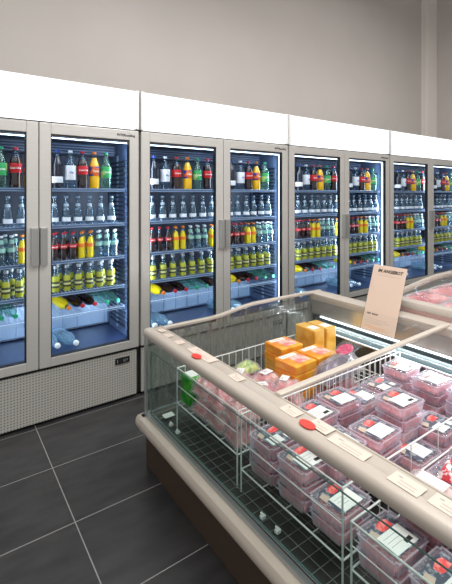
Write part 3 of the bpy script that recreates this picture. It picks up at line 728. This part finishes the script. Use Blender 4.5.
# bagged meats and vegetables on the rail side of the far basket
packs = [
    (1.445, 1.500, .500, .5, .15, .13, .055, 'meatpale', 'clear wrapped pale pink meat next to the cross bar', 1, (.01, .02, .03, .02)),
    (1.310, 1.520, .500, -.4, .16, .13, .058, 'meatdark', 'clear wrapped red meat between rail and cross bar', 2, (-.02, .01, .035, .022)),
    (1.440, 1.660, .500, .2, .14, .13, .040, 'meatpale', 'flat wrapped pale meat with sticker beside the front orange cartons', 4, (.0, .0, .035, .022)),
    (1.290, 1.700, .500, .7, .16, .13, .060, 'meat', 'clear wrapped pink meat in front of the far vegetables', 5, (.02, .0, .03, .02)),
    (1.430, 1.820, .500, .1, .16, .12, .040, 'leafy', 'clear bag of yellow vegetables along the far basket rim', 6, None),
    (1.265, 1.840, .490, .3, .15, .10, .050, 'meatpale', 'clear wrapped pale meat at the far basket corner', 7, None),
]
for x, y, z, rz, lx, ly, h, c, lab, sd, stk in packs: film_pack('wrapped_meat' if 'meat' in c else 'salad_bag', (x, y, z), rz, lx, ly, h, c, lab, 'food pack', sd, stk)
low = [(1.40, 1.46, 'meatpale'), (1.40, 1.60, 'meat'), (1.40, 1.74, 'meatpale'), (1.40, 1.85, 'meat')]
for i, (x, y, c) in enumerate(low): film_pack('wrapped_meat', (x+.01, y, zb1), 0, .24, .13, .085, c, f'wrapped meat at the basket bottom, {ORD[i]} from the cross bar', 'food pack', 40+i)
side = [(1.125, 1.455, .50, 'meatpale'), (1.125, 1.60, .50, 'meat'), (1.130, 1.735, .495, 'meatpale'), (1.125, 1.455, zb1, 'meat'), (1.125, 1.60, zb1, 'meatpale'), (1.125, 1.735, zb1, 'meat')]
for i, (x, y, z, c) in enumerate(side):
    film_pack('wrapped_meat', (x, y, z), .1*(i % 3-1), .17, .145, .085 if z > .45 else .088, c, f'film-wrapped meat behind the side glass, {("upper", "lower")[i//3]} layer, {ORD[i % 3]} from the cross bar', 'food pack', 60+i, (.0, .01, .03, .025) if i < 3 else None)
o = empty('green_food_pack', (1.125, 1.855, zb1), .05)
MB().box(-.08, .08, -.042, .042, 0, .150, 'greenfilm').build('carton', o, bevel=.01)
MB().box(-.065, .01, -.036, .036, .150, .1512, 'sticker').build('sticker', o)
tag(o, 'bright green food pack at the far end behind the side glass', 'food pack')
# near basket: crinkled tray, red snack bag and more meat trays beneath
near = [(1.13, .72, 2), (1.13, .55, 2), (1.32, .70, 3), (1.50, .70, 3), (1.69, .70, 3), (1.32, .53, 3), (1.50, .53, 3), (1.13, .39, 2), (1.32, .37, 3), (1.69, .53, 3), (1.88, .70, 3)]
for i, (x, y, n) in enumerate(near):
    for k in range(n):
        TR[(i+k) % 4].place((x, y, ZB+k*(TH+.0004)), (0, 0, random.uniform(-.04, .04)), label=f'meat tray in the basket past the divider, {ORD[k]} layer, {ORD[i % 10]}{" outermost" if i > 9 else ""} stack', cat='meat tray', group='stacked meat trays')
zt3 = ZB+3*(TH+.0004)+.0008
o = film_pack('crinkled_meat_tray', (1.278, .695, zt3), .03, .23, .18, .050, 'meatpale', 'large crinkled film-wrapped meat tray with white label beside the rail', 'meat tray', 9, (.0, -.005, .060, .045))
o = film_pack('crinkled_meat_tray', (1.30, .455, zt3), -.05, .23, .17, .050, 'meat', 'shiny wrapped meat tray beside the last price tags', 'meat tray', 19, (.02, -.01, .050, .035))
o = film_pack('snack_bag', (1.515, .690, zt3), .15, .22, .14, .055, 'redbag', 'red and white snack bag with a green mark beyond the basket divider', 'snack bag', 12, film='film')
m = MB(); m.add([(-.05+.02*math.cos(i), -.03+.015*math.sin(i), .0625) for i in [j*PI/4 for j in range(8)]], [tuple(range(8))], 'leafy'); m.build('green_mark', o)
# loose white clips on the freezer floor
for i, (y, x) in enumerate(((1.90, .995), (1.82, .99), (1.16, .99), (1.08, .992))):
    c = MB(); c.box(-.010, .010, -.008, .008, 0, .012, 'white'); c.box(-.004, .004, -.012, .012, .012, .018, 'white')
    tag(c.build('plastic_clip', loc=(x, y, .2885), bevel=.002), f'tiny white plastic clip on the freezer floor grid, {ORD[i]} from the far corner', 'clip', 'white clips on the freezer floor')
o = MB().box(-.03, .03, -.022, .022, 0, .001, 'sticker').build('paper_slip', loc=(1.03, 2.0, .2885)); tag(o, 'small white paper slip on the freezer floor at the far corner', 'paper slip')

# ------------------------------------------------------------------ price tags on the rail
zt = .7476
tags = [(1.006, 2.03, .035, .045, 0), (1.0, 1.94, .04, .05, 0), (1.0, 1.82, .045, .055, 0), (1.01, 1.62, .055, .20, 1), (1.0, 1.335, .045, .07, 0), (1.0, 1.02, .050, .075, 0), (1.012, .895, .05, .08, 1), (.996, .775, .045, .13, 0), (.992, .590, .05, .085, 0), (1.0, .485, .05, .085, 0)]
for i, (x, y, lx, ly, red) in enumerate(tags):
    o = empty('price_tag', (x, y, zt), random.uniform(-.04, .04))
    m = MB(); m.box(-lx/2, lx/2, -ly/2, ly/2, 0, .0015, 'paper')
    for k in range(2): m.box(-lx*.3+k*.012, -lx*.3+k*.012+.003, -ly*.35, ly*.2, .0015, .0018, 'paleink')
    m.box(lx*.17, lx*.27, ly*.2, ly*.33, .0015, .0018, 'ink')
    m.build('paper', o)
    if red:
        n = 14; ry = -.01 if i == 3 else .03
        m = MB(); m.add([(-lx/2-.008+.020*math.cos(2*PI*j/n), ry+.032*math.sin(2*PI*j/n), z) for z in (.0016, .0055) for j in range(n)], [(j, (j+1) % n, n+(j+1) % n, n+j) for j in range(n)]+[tuple(range(n, 2*n)), tuple(range(n))[::-1]], 'redtag')
        m.build('red_disc', o)
    tag(o, f'cream price tag {"with red disc " if red else ""}on the beige rail, {ORD[i]} from the far corner', 'price tag', 'price tags on the freezer rail')

# ------------------------------------------------------------------ offer sign leaning at the inner wall
o = empty('offer_sign', (2.200, 1.50, .648))
lean = math.atan2(.142, .392)
o.rotation_euler = (0, 0, 0)
o.matrix_world = Matrix.Translation((2.195, 1.50, .648)) @ Matrix.Rotation(lean, 4, 'Y') @ Matrix.Rotation(-PI/2, 4, 'Z')
tag(o, 'beige paper sign reading IM ANGEBOT leaning in a clear stand above the freezer', 'sign')
MB().box(-.116, .116, 0, .001, 0, .418, 'signpaper').build('sign_card', o)
MB().box(-.122, .118, .0015, .0045, -.004, .424, 'acrylic').build('acrylic_stand', o)
t = text_mesh('IM ANGEBOT', .0285, 'inkblack', name='headline', parent=o, shear=.25, bold=.001); t.location = (.006, -.0004, .382)
m = MB()
for i, (a, b2, z, mt, h) in enumerate(((-.07, .085, .352, 'ink', .0015), (-.09, .06, .075, 'ink', .0012), (-.09, .07, .062, 'ink', .0012), (-.09, .02, .049, 'ink', .0012), (-.09, .05, .028, 'inkorange', .004), (-.07, .07, .018, 'inkorange', .003))):
    m.box(a, b2, -.0006, 0, z, z+h, mt)
m.build('small_print', o)
m = MB()
for q in range(9):
    if q != 3: m.box(-.092+q*.0085, -.0865+q*.0085, -.0006, 0, .100, .110, 'inkblack')
m.build('subheading', o)

# ------------------------------------------------------------------ second island behind it
JX0, JX1, JY1 = 2.372, 4.1, 1.62
j = empty('freezer_island', (0, 0, 0))
tag(j, 'second chest freezer behind the sign, full of large pink vacuum-packed meat', 'freezer island')
MB().box(JX0+.02, JX1, IY0, JY1-.02, 0, .80, 'cabinet').build('body', j, bevel=.004)
jp = [(JX0, .795), (JX0, .815), (JX0+.012, .832), (JX0+.05, .838), (JX0+.085, .834), (JX0+.09, .815), (JX0+.085, .795)]
MB().extrude(jp, [(IY0, 0, 0), (JY1, 0, 0)], 'rail', 'y').build('top_rail', j)
MB().box(JX0+.012, JX0+.020, IY0, JY1-.02, .760, .793, 'pinkreflection').build('painted_pink_reflection', j)  # pink reflection between the two islands, put in as a coloured strip
def arch(x):
    t = min(1, max(0, (x-JX0-.05)/.75)); return .055*(t*t*(3-2*t))
jr = [(JY1, .795), (JY1, .822), (JY1-.008, .832), (JY1-.030, .833), (JY1-.038, .82), (JY1-.036, .80), (JY1-.015, .795)]
MB().extrude(jr, [(JX0+.02+i*(JX1-JX0-.02)/40, 0, arch(JX0+.02+i*(JX1-JX0-.02)/40)) for i in range(41)], 'rail', 'x').build('top_rail', j)
# arched glass lid
q = MB(); vs = []; fs = []; n = 24
for s_ in (0, .004):
    for i in range(n+1):
        x = JX0+.08+(JX1-JX0-.08)*i/n; vs += [(x, IY0, .822+arch(x)+s_), (x, JY1-.03, .822+arch(x)+s_)]
o_ = 2*(n+1)
for i in range(n): a = 2*i; fs += [(a, a+2, a+3, a+1), (o_+a, o_+a+1, o_+a+3, o_+a+2)]
q.add(vs, fs, 'lidglass', True); q.build('lid_glass', j)
lh = MB(); n = 10
for i in range(n): a0 = 2*PI*i/n; a1 = 2*PI*(i+1)/n; lh.rod((3.35+.07*math.cos(a0), 1.50+.025*math.sin(a0), .90), (3.35+.07*math.cos(a1), 1.50+.025*math.sin(a1), .90), .006, 'rail')
lh.build('lid_handle', j)
k = 0
for ix in range(5):
    for iy in range(6):
        x = JX0+.275+ix*.348; y = JY1-.185-iy*.255+(.01 if ix % 2 else 0)
        film_pack('pink_meat_pack', (x, y, .8015), random.uniform(-.03, .03), .345, .262, .032, 'pinkpack', f'pink vacuum-packed meat in second freezer, {ORD[iy]} row from its far end, {ORD[ix]} across', 'meat pack', 100+k, group='pink meat packs in the second freezer', film='film'); k += 1
